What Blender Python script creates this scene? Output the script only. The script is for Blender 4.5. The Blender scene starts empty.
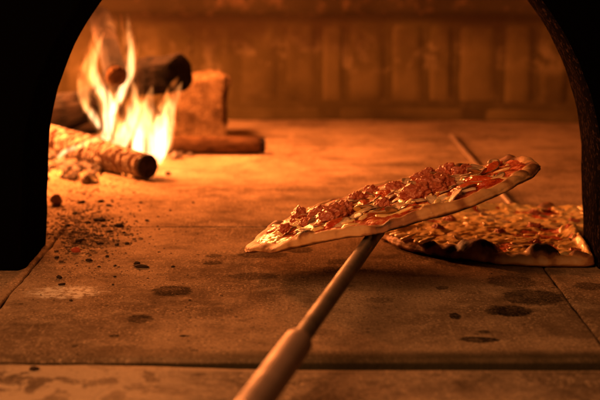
import bpy, bmesh, math, random
from mathutils import Vector, Matrix, noise
random.seed(11)
SC = bpy.context.scene
COL = SC.collection
PI = math.pi

# ------------------------------------------------------------------ camera numbers
H = 0.34
PITCH = math.atan(251.0 / 1500.0)
F = 1500.0
CP, SP = math.cos(PITCH), math.sin(PITCH)

def ground(px, py, z=0.0):
    """Point of the plane at height z that the photograph shows at (px, py)."""
    a = PITCH + math.atan((py - 200.0) / F)
    Y = (H - z) / math.tan(a)
    d = Y * CP + (H - z) * SP
    return Vector(((px - 300.0) / F * d, Y, z))

def at(px, py, Y):
    a = PITCH + math.atan((py - 200.0) / F)
    z = H - Y * math.tan(a)
    d = Y * CP + (H - z) * SP
    return Vector(((px - 300.0) / F * d, Y, z))

def sstep(a, b, x):
    t = max(0.0, min(1.0, (x - a) / (b - a)))
    return t * t * (3 - 2 * t)

def nz(x, y, z=0.0, s=1.0):
    return noise.noise(Vector((x * s, y * s, z * s)))

def fbm(x, y, z, s, o=4):
    v, a, f = 0.0, 1.0, s
    for _ in range(o):
        v += a * noise.noise(Vector((x * f + 3.1, y * f - 1.7, z * f + 9.2)))
        a *= 0.5
        f *= 2.03
    return v

# ------------------------------------------------------------------ object helpers
def link(name, me, mat=None, parent=None, smooth=True):
    o = bpy.data.objects.new(name, me)
    COL.objects.link(o)
    if mat is not None and len(me.materials) == 0:
        for m in (mat if isinstance(mat, (list, tuple)) else [mat]):
            me.materials.append(m)
    if smooth:
        for p in me.polygons:
            p.use_smooth = True
    if parent is not None:
        o.parent = parent
    return o

def mesh(verts, faces, name='mesh'):
    me = bpy.data.meshes.new(name)
    me.from_pydata([tuple(v) for v in verts], [], faces)
    me.validate()
    me.update()
    return me

def bm_mesh(bm, name='mesh'):
    me = bpy.data.meshes.new(name)
    bmesh.ops.recalc_face_normals(bm, faces=bm.faces)
    bm.to_mesh(me)
    bm.free()
    return me

def tag(o, label=None, cat=None, group=None, kind=None):
    if label: o['label'] = label
    if cat: o['category'] = cat
    if group: o['group'] = group
    if kind: o['kind'] = kind
    return o

def empty(name, loc, label, cat, group=None):
    o = bpy.data.objects.new(name, None)
    COL.objects.link(o)
    o.empty_display_size = 0.05
    o.location = loc
    return tag(o, label, cat, group)

def attr(me, name, vals):
    a = me.attributes.new(name, 'FLOAT', 'POINT')
    a.data.foreach_set('value', vals)

# ------------------------------------------------------------------ node helpers
class NT:
    def __init__(self, name):
        self.m = bpy.data.materials.new(name)
        self.m.use_nodes = True
        self.t = self.m.node_tree
        self.t.nodes.clear()
        self.out = self.t.nodes.new('ShaderNodeOutputMaterial')
        self.co = self.t.nodes.new('ShaderNodeTexCoord').outputs['Object']
    def n(self, typ, **kw):
        nd = self.t.nodes.new(typ)
        for k, v in kw.items():
            setattr(nd, k, v)
        return nd
    def put(self, sock, v):
        if isinstance(v, bpy.types.NodeSocket):
            self.t.links.new(v, sock)
        elif v is not None:
            if sock.type == 'RGBA' and len(v) == 3:
                v = (*v, 1)
            sock.default_value = v
    def math(self, op, a, b=0.0, c=None, clamp=False):
        nd = self.n('ShaderNodeMath', operation=op, use_clamp=clamp)
        self.put(nd.inputs[0], a)
        self.put(nd.inputs[1], b)
        if c is not None: self.put(nd.inputs[2], c)
        return nd.outputs[0]
    def noise(self, scale, detail=4, rough=.55, dist=0.0, co=None, sc=None):
        co = co or self.co
        if sc:
            mp = self.n('ShaderNodeMapping')
            self.put(mp.inputs['Vector'], co)
            mp.inputs['Scale'].default_value = sc
            co = mp.outputs[0]
        nd = self.n('ShaderNodeTexNoise')
        self.put(nd.inputs['Vector'], co)
        nd.inputs['Scale'].default_value = scale
        nd.inputs['Detail'].default_value = detail
        nd.inputs['Roughness'].default_value = rough
        nd.inputs['Distortion'].default_value = dist
        return nd.outputs['Fac']
    def vor(self, scale, feature='F1', co=None):
        nd = self.n('ShaderNodeTexVoronoi', feature=feature)
        self.put(nd.inputs['Vector'], co or self.co)
        nd.inputs['Scale'].default_value = scale
        return nd.outputs['Distance']
    def ramp(self, fac, a, b, lo=0.0, hi=1.0):
        nd = self.n('ShaderNodeMapRange', interpolation_type='SMOOTHSTEP', clamp=True)
        self.put(nd.inputs['Value'], fac)
        self.put(nd.inputs['From Min'], a)
        self.put(nd.inputs['From Max'], b)
        self.put(nd.inputs['To Min'], lo)
        self.put(nd.inputs['To Max'], hi)
        return nd.outputs['Result']
    def mix(self, fac, a, b, mode='MIX'):
        nd = self.n('ShaderNodeMix', data_type='RGBA', blend_type=mode)
        self.put(nd.inputs['Factor'], fac)
        self.put(nd.inputs['A'], a) if False else self.put(nd.inputs[6], a)
        self.put(nd.inputs[7], b)
        return nd.outputs[2]
    def at(self, name):
        nd = self.n('ShaderNodeAttribute', attribute_name=name)
        return nd.outputs['Fac']
    def xyz(self, co=None):
        nd = self.n('ShaderNodeSeparateXYZ')
        self.put(nd.inputs[0], co or self.co)
        return nd.outputs
    def rnd(self):
        return self.n('ShaderNodeObjectInfo').outputs['Random']
    def bump(self, h, strength=.5, dist=.002, prev=None):
        nd = self.n('ShaderNodeBump')
        nd.inputs['Strength'].default_value = strength
        nd.inputs['Distance'].default_value = dist
        self.put(nd.inputs['Height'], h)
        if prev is not None: self.put(nd.inputs['Normal'], prev)
        return nd.outputs[0]
    def bsdf(self, color, rough=.6, metal=0.0, normal=None, spec=None, sss=None, coat=None, emis=None, estr=None):
        b = self.n('ShaderNodeBsdfPrincipled')
        self.put(b.inputs['Base Color'], color)
        self.put(b.inputs['Roughness'], rough)
        self.put(b.inputs['Metallic'], metal)
        if normal is not None: self.put(b.inputs['Normal'], normal)
        if spec is not None: self.put(b.inputs['Specular IOR Level'], spec)
        if sss:
            b.inputs['Subsurface Weight'].default_value = sss[0]
            b.inputs['Subsurface Radius'].default_value = sss[1]
            b.inputs['Subsurface Scale'].default_value = sss[2]
        if coat:
            b.inputs['Coat Weight'].default_value = coat[0]
            b.inputs['Coat Roughness'].default_value = coat[1]
        if emis is not None:
            self.put(b.inputs['Emission Color'], emis)
            self.put(b.inputs['Emission Strength'], estr)
        self.t.links.new(b.outputs[0], self.out.inputs['Surface'])
        return self.m

# ------------------------------------------------------------------ materials of the oven
# soot stains on the slabs: px, py, rx, ry in the photograph's pixels, darkness
STAINS = [(172, 291, 21, 6, .75), (140, 319, 14, 4.2, .75), (263, 255, 26, 3.5, .55), (299, 250, 14, 3.5, .6),
          (253, 276, 25, 4, .5), (213, 263, 9, 2.2, .6), (214, 256, 8, 2.2, .55), (512, 282, 25, 7, .62),
          (533, 297, 32, 8.5, .72), (509, 311, 25, 6, .85), (478, 340, 20, 3.4, .85), (484, 332, 6, 2, .7),
          (442, 288, 6, 2.2, .6), (455, 316, 6, 4, .8), (590, 286, 16, 4, .6), (345, 262, 18, 3.0, .4),
          (75, 346, 4, 1.4, .7), (184, 336, 5, 1.3, .9), (114, 336, 5, 1.5, .9), (194, 350, 5, 1.2, .8),
          (380, 300, 16, 3, .35), (60, 240, 36, 9, .5), (105, 244, 26, 4, .5),
          (185, 145, 60, 3, .3), (400, 165, 30, 2.2, .35), (485, 172, 18, 1.8, .45), (330, 170, 22, 1.6, .3),
          (555, 148, 26, 2, .4), (430, 140, 26, 1.6, .35), (290, 190, 14, 1.8, .35)]

def stone(name, base, dark, light, stains=True, seed=0.0, ledge=False):
    N = NT(name)
    geo = N.n('ShaderNodeNewGeometry').outputs['Position']
    N.co = geo
    n1 = N.noise(5.5, 6, .62, .4)
    n2 = N.noise(38, 6, .7, .3)
    n3 = N.noise(330, 4, .7)
    n4 = N.noise(16, 5, .6, 1.2)
    c = N.mix(N.ramp(n1, .38, .62), [x * .72 for x in dark], base)
    n5 = N.noise(17, 7, .72, .2)
    c = N.mix(N.ramp(n5, .50, .70, 0, .6), c, [x * .40 for x in dark])
    c = N.mix(N.ramp(n2, .45, .78, 0, .75), c, light)
    c = N.mix(N.ramp(n2, .44, .26, 0, .6), c, [x * .45 for x in base])
    # fine dark and pale grains
    c = N.mix(N.math('MULTIPLY', N.ramp(n3, .54, .66, 0, .85), N.ramp(n4, .40, .58, .25, 1)), c, [x * .25 for x in dark])
    c = N.mix(N.math('MULTIPLY', N.ramp(n3, .46, .34, 0, .85), N.ramp(n5, .60, .40, .25, 1)), c, [min(1, x * 1.7) for x in light])
    # scrape marks left by the peel, along the depth of the oven
    sc1 = N.noise(1.0, 5, .7, 0, sc=(150, 11, 1))
    c = N.mix(N.ramp(sc1, .57, .72, 0, .35), c, [min(1, x * 1.3) for x in light])
    sc2 = N.noise(1.0, 4, .7, 0, sc=(28, 120, 1))
    c = N.mix(N.ramp(sc2, .62, .78, 0, .10), c, [x * .5 for x in dark])
    # soot freckles
    v = N.vor(46)
    fm = N.math('MULTIPLY', N.ramp(v, .15, .06), N.ramp(n4, .52, .62))
    c = N.mix(N.math('MULTIPLY', fm, .8), c, (.02, .014, .01))
    v2 = N.vor(120)
    fm2 = N.math('MULTIPLY', N.ramp(v2, .2, .08), N.ramp(n1, .45, .6))
    c = N.mix(N.math('MULTIPLY', fm2, .7), c, (.025, .018, .012))
    wob = N.math('MULTIPLY', N.math('SUBTRACT', N.noise(65, 8, .78), .5), 1.45)
    if stains:
        tot = None
        for (px, py, rx, ry, k) in STAINS:
            p = ground(px, py)
            wx = rx * (p.y * 1.02) / F
            wy = ry * p.y * p.y / (H * F) * .97
            mp = N.n('ShaderNodeMapping')
            mp.vector_type = 'TEXTURE'
            N.put(mp.inputs['Vector'], geo)
            mp.inputs['Location'].default_value = (p.x, p.y, 0)
            mp.inputs['Scale'].default_value = (wx, wy, 1)
            ln = N.n('ShaderNodeVectorMath', operation='LENGTH')
            N.put(ln.inputs[0], mp.outputs[0])
            s = N.ramp(N.math('ADD', ln.outputs['Value'], wob), 1.12, .86, 0, min(1, k * 1.1))
            tot = s if tot is None else N.math('MAXIMUM', tot, s)
        tot = N.math('MULTIPLY', tot, N.ramp(n2, .30, .60, .45, 1.0))
        tot = N.math('MULTIPLY', tot, N.ramp(n3, .30, .60, .7, 1.0))
        c = N.mix(N.math('MULTIPLY', tot, 1.10, clamp=True), c, (.010, .007, .006))
        # spilled flour
        p = ground(66, 292)
        mp = N.n('ShaderNodeMapping'); mp.vector_type = 'TEXTURE'
        N.put(mp.inputs['Vector'], geo)
        mp.inputs['Location'].default_value = (p.x, p.y, 0)
        mp.inputs['Scale'].default_value = (.040, .034, 1)
        ln = N.n('ShaderNodeVectorMath', operation='LENGTH')
        N.put(ln.inputs[0], mp.outputs[0])
        s = N.ramp(N.math('ADD', ln.outputs['Value'], N.math('MULTIPLY', wob, 1.5)), 1.05, .60, 0, .95)
        s = N.math('MULTIPLY', s, N.ramp(N.noise(120, 5, .75), .42, .54))
        c = N.mix(s, c, (.78, .72, .62))
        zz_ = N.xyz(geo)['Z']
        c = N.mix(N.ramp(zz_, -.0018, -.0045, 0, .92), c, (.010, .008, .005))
        # greasy soot line along the front edge of the slabs
        y = N.xyz(geo)['Y']
        e = N.ramp(N.math('ADD', y, N.math('MULTIPLY', wob, .010)), 1.256, 1.230, 0, .80)
        e = N.math('MULTIPLY', e, N.ramp(N.xyz(geo)['X'], -.30, .08, .15, 1.0))
        c = N.mix(e, c, (.035, .032, .02))
    if ledge:
        m = N.ramp(N.math('ADD', n4, N.math('MULTIPLY', n2, .5)), .80, .86, 0, .55)
        c = N.mix(m, c, [x * .45 for x in dark])
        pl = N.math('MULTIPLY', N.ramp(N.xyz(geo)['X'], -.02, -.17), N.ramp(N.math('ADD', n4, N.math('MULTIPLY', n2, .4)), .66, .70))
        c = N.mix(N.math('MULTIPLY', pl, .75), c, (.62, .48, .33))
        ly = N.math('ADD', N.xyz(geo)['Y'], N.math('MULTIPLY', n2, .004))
        c = N.mix(N.ramp(ly, 1.188, 1.196, 0, .6), c, [min(1, x * 1.25) for x in light])  # highlight along the ledge's back edge, painted into the colour
    h = N.math('ADD', N.math('MULTIPLY', n2, .8), N.math('MULTIPLY', n3, .35))
    h = N.math('ADD', h, N.math('MULTIPLY', sc1, .35))
    b = N.bump(n4, .25, .004)
    b = N.bump(h, .7, .0035, b)
    if ledge:
        b = N.bump(m, .6, -.002, b)
    return N.bsdf(c, .95, normal=b, spec=.0)

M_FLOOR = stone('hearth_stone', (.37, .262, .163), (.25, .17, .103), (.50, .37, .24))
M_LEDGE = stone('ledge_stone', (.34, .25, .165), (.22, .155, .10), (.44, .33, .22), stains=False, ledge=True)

def m_wall():
    N = NT('fire_brick')
    geo = N.n('ShaderNodeNewGeometry').outputs['Position']
    N.co = geo
    tone = N.at('tone')
    n1 = N.noise(7, 5, .6, .6)
    n2 = N.noise(45, 5, .65)
    n3 = N.noise(21, 6, .7, .2)
    c = N.mix(tone, (.045, .033, .013), (.100, .074, .032))
    c = N.mix(N.ramp(n2, .5, .75, 0, .4), c, (.11, .083, .042))
    z = N.xyz(geo)['Z']
    # lime wash with flaked patches in the middle of the bricks
    mid = N.math('MULTIPLY', N.ramp(z, .085, .115), N.ramp(z, .18, .145))
    fl = N.math('MULTIPLY', mid, N.ramp(n3, .50, .60))
    c = N.mix(N.math('MULTIPLY', fl, .6), c, (.17, .13, .07))
    # soot in the upper third and in patches
    zz = N.math('ADD', z, N.math('MULTIPLY', N.math('SUBTRACT', n3, .5), .16))
    so = N.math('MULTIPLY', N.ramp(zz, .11, .19, 0, .85), N.ramp(n1, .3, .62))
    c = N.mix(so, c, (.03, .018, .01))
    band = N.math('MULTIPLY', N.ramp(z, .192, .203), N.ramp(z, .232, .220))
    c = N.mix(N.math('MULTIPLY', band, .72), c, (.022, .014, .008))
    b = N.bump(n3, .35, .004)
    b = N.bump(n2, .6, .003, b)
    return N.bsdf(c, .95, normal=b, spec=.0)
M_WALL = m_wall()

def m_dome():
    N = NT('dome_brick')
    geo = N.n('ShaderNodeNewGeometry').outputs['Position']
    N.co = geo
    n1 = N.noise(6, 5, .6, .5)
    n2 = N.noise(40, 5, .6)
    c = N.mix(N.ramp(n1, .35, .65), (.060, .043, .020), (.105, .077, .038))
    zz = N.math('ADD', N.xyz(geo)['Z'], N.math('MULTIPLY', N.math('SUBTRACT', n1, .5), .05))
    c = N.mix(N.ramp(zz, .275, .25, 0, .8), c, (.022, .015, .008))
    c = N.mix(N.ramp(n2, .5, .75, 0, .5), c, (.14, .08, .045))
    return N.bsdf(c, .9, normal=N.bump(n2, .6, .004), spec=.0)
M_DOME = m_dome()

def m_arch():
    N = NT('sooty_arch')
    geo = N.n('ShaderNodeNewGeometry').outputs['Position']
    N.co = geo
    n1 = N.noise(150, 4, .65)
    n2 = N.noise(300, 3, .7)
    c = N.mix(N.ramp(n1, .5, .7), (.006, .005, .005), (.045, .030, .026))
    c = N.mix(N.math('MULTIPLY', N.ramp(n2, .62, .72), .6), c, (.07, .05, .045))
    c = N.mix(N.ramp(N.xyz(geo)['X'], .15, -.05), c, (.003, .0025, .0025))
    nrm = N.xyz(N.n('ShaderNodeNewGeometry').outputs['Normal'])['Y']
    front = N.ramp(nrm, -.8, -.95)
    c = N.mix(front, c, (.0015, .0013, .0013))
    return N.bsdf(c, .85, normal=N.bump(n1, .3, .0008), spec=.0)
M_ARCH = m_arch()

# ------------------------------------------------------------------ oven floor slabs
def slab_into(V, Fc, x0, x1, y0, y1, step, seed, drop=.035, ztop=0.0):
    nx = max(2, int((x1 - x0) / step)); ny = max(2, int((y1 - y0) / step))
    def axis(a, b, n):
        inner = [a + (b - a) * i / n for i in range(n + 1)]
        e = [.0012, .0032, .0065]
        return [a] + [a + q for q in e] + [t for t in inner if a + .009 < t < b - .009] + [b - q for q in reversed(e)] + [b]
    xs, ys = axis(x0, x1, nx), axis(y0, y1, ny)
    base = len(V)
    W = len(xs)
    for j, y in enumerate(ys):
        for i, x in enumerate(xs):
            dx = min(x - x0, x1 - x); dy = min(y - y0, y1 - y)
            d = min(dx, dy)
            chip = max(0.0, fbm(x, y, seed, 22, 3) - .15)
            w = .0022 + .006 * chip
            z = ztop + .0006 * nz(x, y, seed, 9)
            k = max(0.0, 1 - d / w)
            z -= (.0030 if abs(y - 1.2) < .05 else .0014) * k * k * (1 + 2.2 * chip)
            jx = .0013 * fbm(x, y, seed + 5, 30, 3) if dy < .02 or dx < .02 else 0
            jy = .0013 * fbm(x, y, seed + 9, 30, 3) if dy < .02 or dx < .02 else 0
            V.append((x + jx, y + jy, z))
    for j in range(len(ys) - 1):
        for i in range(W - 1):
            a = base + j * W + i
            Fc.append((a, a + 1, a + W + 1, a + W))
    # skirt
    ring = [base + i for i in range(W)] + [base + j * W + W - 1 for j in range(1, len(ys))] \
        + [base + (len(ys) - 1) * W + i for i in range(W - 2, -1, -1)] + [base + j * W for j in range(len(ys) - 2, 0, -1)]
    lo = []
    for r in ring:
        v = V[r]
        lo.append(len(V)); V.append((v[0], v[1], ztop - drop))
    for k in range(len(ring)):
        k2 = (k + 1) % len(ring)
        Fc.append((ring[k2], ring[k], lo[k], lo[k2]))

V, Fc = [], []
g = .0009
xs3 = [[-1.0, -.29, .264, 1.0], [-1.0, -.41, .60, 1.0], [-1.0, -.52, .66, 1.0]]
ys = [1.219, 1.83, 2.45, 3.12]
for j in range(3):
    for i in range(3):
        xs = xs3[j]
        slab_into(V, Fc, xs[i] + g, xs[i + 1] - g, ys[j] + g, ys[j + 1] - g, .012 if j == 0 and i == 1 else .03, 3.3 * i + 7.7 * j)
b = len(V)
V += [(-1.05, 1.16, -.024), (1.05, 1.16, -.024), (1.05, 3.2, -.024), (-1.05, 3.2, -.024)]
Fc.append((b, b + 1, b + 2, b + 3))
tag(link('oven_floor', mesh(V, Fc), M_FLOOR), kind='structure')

# front ledge (outside the oven), its back edge runs slightly askew
V, Fc = [], []
slab_into(V, Fc, -1.0, 1.0, .80, 1.2, .012, 41.0, .06, 0)
V2 = []
for (x, y, z) in V:
    t = sstep(-.26, .06, x)
    k = (y - .8) / .4
    V2.append((x, y + k * (.0145 - .020 * t), z - .0015))
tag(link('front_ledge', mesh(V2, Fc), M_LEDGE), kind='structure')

# ------------------------------------------------------------------ the oven: arch, wall, dome
oven = empty('pizza_oven', (0.0176, 1.735, 0), 'soot blackened brick pizza oven with a wide round arched mouth and a fire inside', 'oven')
CX, ZC, R = .0176, .09, .309
def arch_profile(n=72):
    pts = []
    for i in range(10):
        z = ZC * i / 10
        pts.append((-(.314 - .005 * i / 10), z))
    for i in range(n + 1):
        a = PI - PI * i / n
        pts.append((R * math.cos(a), ZC + R * math.sin(a)))
    for i in range(9, -1, -1):
        z = ZC * i / 10
        pts.append(((.314 - .005 * i / 10), z))
    return pts
prof = arch_profile()
V, Fc = [], []
YF, YB = 1.572, 1.735
nd = 16
n = len(prof)
rows = []
def arow(y, r_off, rough):
    row = []
    for (x, z) in prof:
        a = math.atan2(z - ZC, x) if z >= ZC else (0 if x > 0 else PI)
        d = rough * (fbm(x, y, z, 40, 4)) + r_off
        ux, uz = (math.cos(a), math.sin(a)) if z >= ZC else ((1, 0) if x > 0 else (-1, 0))
        sp = -.0115 * (YB - y) / (YB - YF) if x > 0 else 0
        row.append(len(V)); V.append((CX + x + ux * d + sp * min(1, max(0, x) / .25), y, max(z + uz * d, -.008 if z == 0 else z + uz * d)))
    return row
rows.append(arow(YF, .006, .0015))
for k in range(nd + 1):
    t = k / nd
    e = .004 * (max(0, 1 - t * 9) ** 2 + max(0, 1 - (1 - t) * 9) ** 2)
    rows.append(arow(YF + .003 + (YB - YF - .006) * t, e, .0009))
rows.append(arow(YB, .006, .0015))
for a_, b_ in zip(rows, rows[1:]):
    for i in range(n - 1):
        Fc.append((a_[i], a_[i + 1], b_[i + 1], b_[i]))
# front and back faces out to a big rectangle
def face_out(row, y, flip):
    out = []
    for i, r in enumerate(row):
        x = V[r][0] - CX; z = V[r][2]
        if z < ZC: ox, oz = (1.15 if x > 0 else -1.15), z
        else:
            a = math.atan2(z - ZC, x)
            c, s = math.cos(a), math.sin(a)
            t = min(1.15 / max(abs(c), 1e-5), .66 / max(s, 1e-5))
            ox, oz = c * t, ZC + s * t
        out.append(len(V)); V.append((ox, y, oz))
    for i in range(n - 1):
        q = (row[i], out[i], out[i + 1], row[i + 1])
        Fc.append(q if not flip else tuple(reversed(q)))
    return out
of = face_out(rows[0], YF, True)
ob = face_out(rows[-1], YB, False)
for i in range(n - 1):
    Fc.append((of[i], of[i + 1], ob[i + 1], ob[i]))
me = mesh(V, Fc)
bm = bmesh.new(); bm.from_mesh(me); bmesh.ops.recalc_face_normals(bm, faces=bm.faces); bm.to_mesh(me); bm.free()
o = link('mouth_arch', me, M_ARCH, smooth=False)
o.parent = oven; o.matrix_parent_inverse = Matrix.Translation(oven.location).inverted()

# footprint of the chamber: straight sides, squarish rounded back
def foot(s):
    """s in 0..1 along the inner wall from front left round the back to front right"""
    A, B, YC = .86, .665, 2.345
    if s < .14:
        return (-A, YB + (YC - YB) * s / .14)
    if s > .86:
        return (A, YB + (YC - YB) * (1 - s) / .14)
    a = PI - PI * (s - .14) / .72
    c, q = math.cos(a), math.sin(a)
    p = 2 / 3.0
    return (math.copysign(abs(c) ** p, c) * A, YC + B * abs(q) ** p)
pts = [foot(i / 1600) for i in range(1601)]
L = [0]
for p, q in zip(pts, pts[1:]):
    L.append(L[-1] + math.hypot(q[0] - p[0], q[1] - p[1]))
def along(s):
    lo, hi = 0, len(L) - 1
    s = max(0, min(L[-1], s))
    while hi - lo > 1:
        m = (lo + hi) // 2
        if L[m] <= s: lo = m
        else: hi = m
    t = (s - L[lo]) / max(1e-9, L[hi] - L[lo])
    p, q = pts[lo], pts[hi]
    tx, ty = q[0] - p[0], q[1] - p[1]
    ll = math.hypot(tx, ty) or 1
    return p[0] + tx * t, p[1] + ty * t, ty / ll, -tx / ll     # point and inward normal
V, Fc, T = [], [], []
def brick(s0, s1, z0, z1, tone, inset):
    nu, nv = 6, 9
    base = len(V)
    for j in range(nv + 1):
        for i in range(nu + 1):
            u, v = i / nu, j / nv
            s = s0 + (s1 - s0) * u; z = z0 + (z1 - z0) * v
            x, y, nx, ny = along(s)
            e = min(min(u, 1 - u) * (s1 - s0), min(v, 1 - v) * (z1 - z0))
            d = inset - .011 * max(0, 1 - e / .0045) + .0022 * fbm(x, y, z, 26, 3)
            V.append((x + nx * d, y + ny * d, z)); T.append(max(0, min(1, .5 + .35 * (tone - .5) + .9 * fbm(x, y, z, 11, 3))))
    for j in range(nv):
        for i in range(nu):
            a = base + j * (nu + 1) + i
            Fc.append((a, a + 1, a + nu + 2, a + nu + 1))
s = 0
rb = random.Random(5)
while s < L[-1] - .02:
    w = rb.uniform(.050, .092)
    tn = rb.random()
    brick(s + .0015, min(L[-1], s + w - .0015), .028 + rb.uniform(-.001, .001), .2005, tn, rb.uniform(.002, .0035))
    s += w
s = .03
while s < L[-1] - .02:      # a low plinth course of cement along the floor
    w = rb.uniform(.2, .3)
    brick(s, min(L[-1], s + w - .0008), -.004, .0265, .5 + .2 * rb.random(), rb.uniform(.0025, .0045))
    s += w
base = len(V)               # mortar behind the bricks
K = 300
for i in range(K + 1):
    x, y, nx, ny = along(L[-1] * i / K)
    for z in (-.01, .225):
        V.append((x - nx * .002, y - ny * .002, z)); T.append(.15)
for i in range(K):
    a = base + 2 * i
    Fc.append((a, a + 2, a + 3, a + 1))
me = mesh(V, Fc); attr(me, 'tone', T)
o = link('chamber_wall', me, M_WALL)
o.parent = oven; o.matrix_parent_inverse = Matrix.Translation(oven.location).inverted()

V, Fc = [], []
K, J = 220, 40
for j in range(J + 1):
    if j == 0: sc_, z = 1.0, .210
    else:
        ph = (j - 1) / (J - 1) * PI / 2
        sc_, z = .988 * math.cos(ph), .222 + .26 * math.sin(ph)
    for i in range(K + 1):
        x, y, nx, ny = along(L[-1] * i / K)
        X, Y = x * sc_, YB + (y - YB) * sc_
        d = .004 * fbm(X, Y, z, 9, 4)
        V.append((X + d, Y + d, z + d * .6))
for j in range(J):
    for i in range(K):
        a = j * (K + 1) + i
        Fc.append((a, a + 1, a + K + 2, a + K + 1))
o = link('dome', mesh(V, Fc), M_DOME)
o.parent = oven; o.matrix_parent_inverse = Matrix.Translation(oven.location).inverted()

# ------------------------------------------------------------------ pizza materials
def m_dough():
    N = NT('baked_dough')
    bk = N.at('bake')
    n1 = N.noise(60, 5, .6, .4)
    n2 = N.noise(320, 4, .6)
    b = N.math('ADD', bk, N.math('MULTIPLY', N.math('SUBTRACT', n1, .5), .55))
    c = N.mix(N.ramp(b, .05, .45), (.74, .53, .30), (.56, .31, .12))
    c = N.mix(N.ramp(b, .42, .75), c, (.25, .10, .035))
    c = N.mix(N.ramp(b, .78, 1.05), c, (.022, .012, .008))
    fl = N.ramp(n2, .62, .75, 0, .35)
    c = N.mix(fl, c, (.82, .74, .6))
    bp = N.bump(n1, .45, .003)
    bp = N.bump(n2, .4, .0008, bp)
    return N.bsdf(c, .62, normal=bp, spec=.35, sss=(.12, (1, .5, .25), .004))
M_DOUGH = m_dough()

def m_sauce():
    N = NT('tomato_sauce')
    n1 = N.noise(45, 5, .6, .6)
    n2 = N.noise(160, 4, .6)
    c = N.mix(N.ramp(n1, .3, .7), (.42, .034, .008), (.60, .105, .022))
    c = N.mix(N.ramp(n2, .52, .66, 0, .75), c, (.74, .34, .10))
    c = N.mix(N.ramp(N.noise(90, 4, .6), .60, .68, 0, .6), c, (.78, .55, .26))
    bp = N.bump(n1, .8, .005)
    bp = N.bump(n2, .9, .0022, bp)
    return N.bsdf(c, N.ramp(n2, .3, .7, .34, .65), normal=bp, spec=.45, coat=(.12, .2))
M_SAUCE = m_sauce()

def m_cheese():
    N = NT('melted_cheese')
    n1 = N.noise(50, 5, .6, .5)
    n2 = N.noise(150, 5, .65)
    c = N.mix(N.ramp(n1, .35, .65), (.94, .73, .34), (.88, .58, .19))
    c = N.mix(N.ramp(n2, .62, .78, 0, .7), c, (.40, .17, .045))
    bp = N.bump(n1, .35, .004)
    bp = N.bump(n2, .4, .0014, bp)
    return N.bsdf(c, N.ramp(n2, .3, .7, .26, .45), normal=bp, spec=.6, sss=(.15, (1, .6, .3), .004), coat=(.4, .22))
M_CHEESE = m_cheese()

def m_mush():
    N = NT('mushroom_flesh')
    e = N.at('edge')
    n1 = N.noise(110, 5, .65, .4)
    n2 = N.noise(420, 3, .6)
    r = N.rnd()
    c = N.mix(r, (.80, .63, .42), (.64, .42, .22))
    c = N.mix(N.ramp(n1, .5, .75, 0, .5), c, (.30, .15, .065))
    c = N.mix(N.ramp(n2, .56, .70, 0, .6), c, (.22, .10, .04))
    c = N.mix(N.math('MULTIPLY', e, N.ramp(n1, .2, .6, .55, 1)), c, (.075, .032, .014))
    return N.bsdf(c, .38, normal=N.bump(n1, .5, .0016, N.bump(n2, .3, .0006)), spec=.5, sss=(.1, (1, .6, .3), .002), coat=(.06, .25))
M_MUSH = m_mush()

def m_meat():
    N = NT('cooked_sausage')
    n1 = N.noise(60, 5, .65, .5)
    n2 = N.noise(240, 4, .65)
    r = N.rnd()
    c = N.mix(N.ramp(n1, .3, .7), (.42, .088, .036), (.62, .20, .095))
    c = N.mix(N.math('MULTIPLY', r, .35), c, (.30, .09, .04))
    c = N.mix(N.ramp(n2, .58, .72, 0, .6), c, (.78, .48, .32))
    return N.bsdf(c, N.ramp(n2, .3, .7, .28, .55), normal=N.bump(n1, .8, .004, N.bump(n2, .6, .0014)), spec=.5, sss=(.12, (1, .3, .15), .004), coat=(.32, .2))
M_MEAT = m_meat()

def m_tomato():
    N = NT('roasted_tomato')
    n1 = N.noise(70, 4, .6)
    n2 = N.noise(260, 3, .6)
    c = N.mix(N.ramp(n1, .35, .65), (.46, .045, .010), (.62, .12, .024))
    return N.bsdf(c, .22, normal=N.bump(n1, .8, .004, N.bump(n2, .7, .0014)), spec=.45, sss=(.15, (1, .25, .1), .005), coat=(.2, .15))
M_TOMATO = m_tomato()

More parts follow.
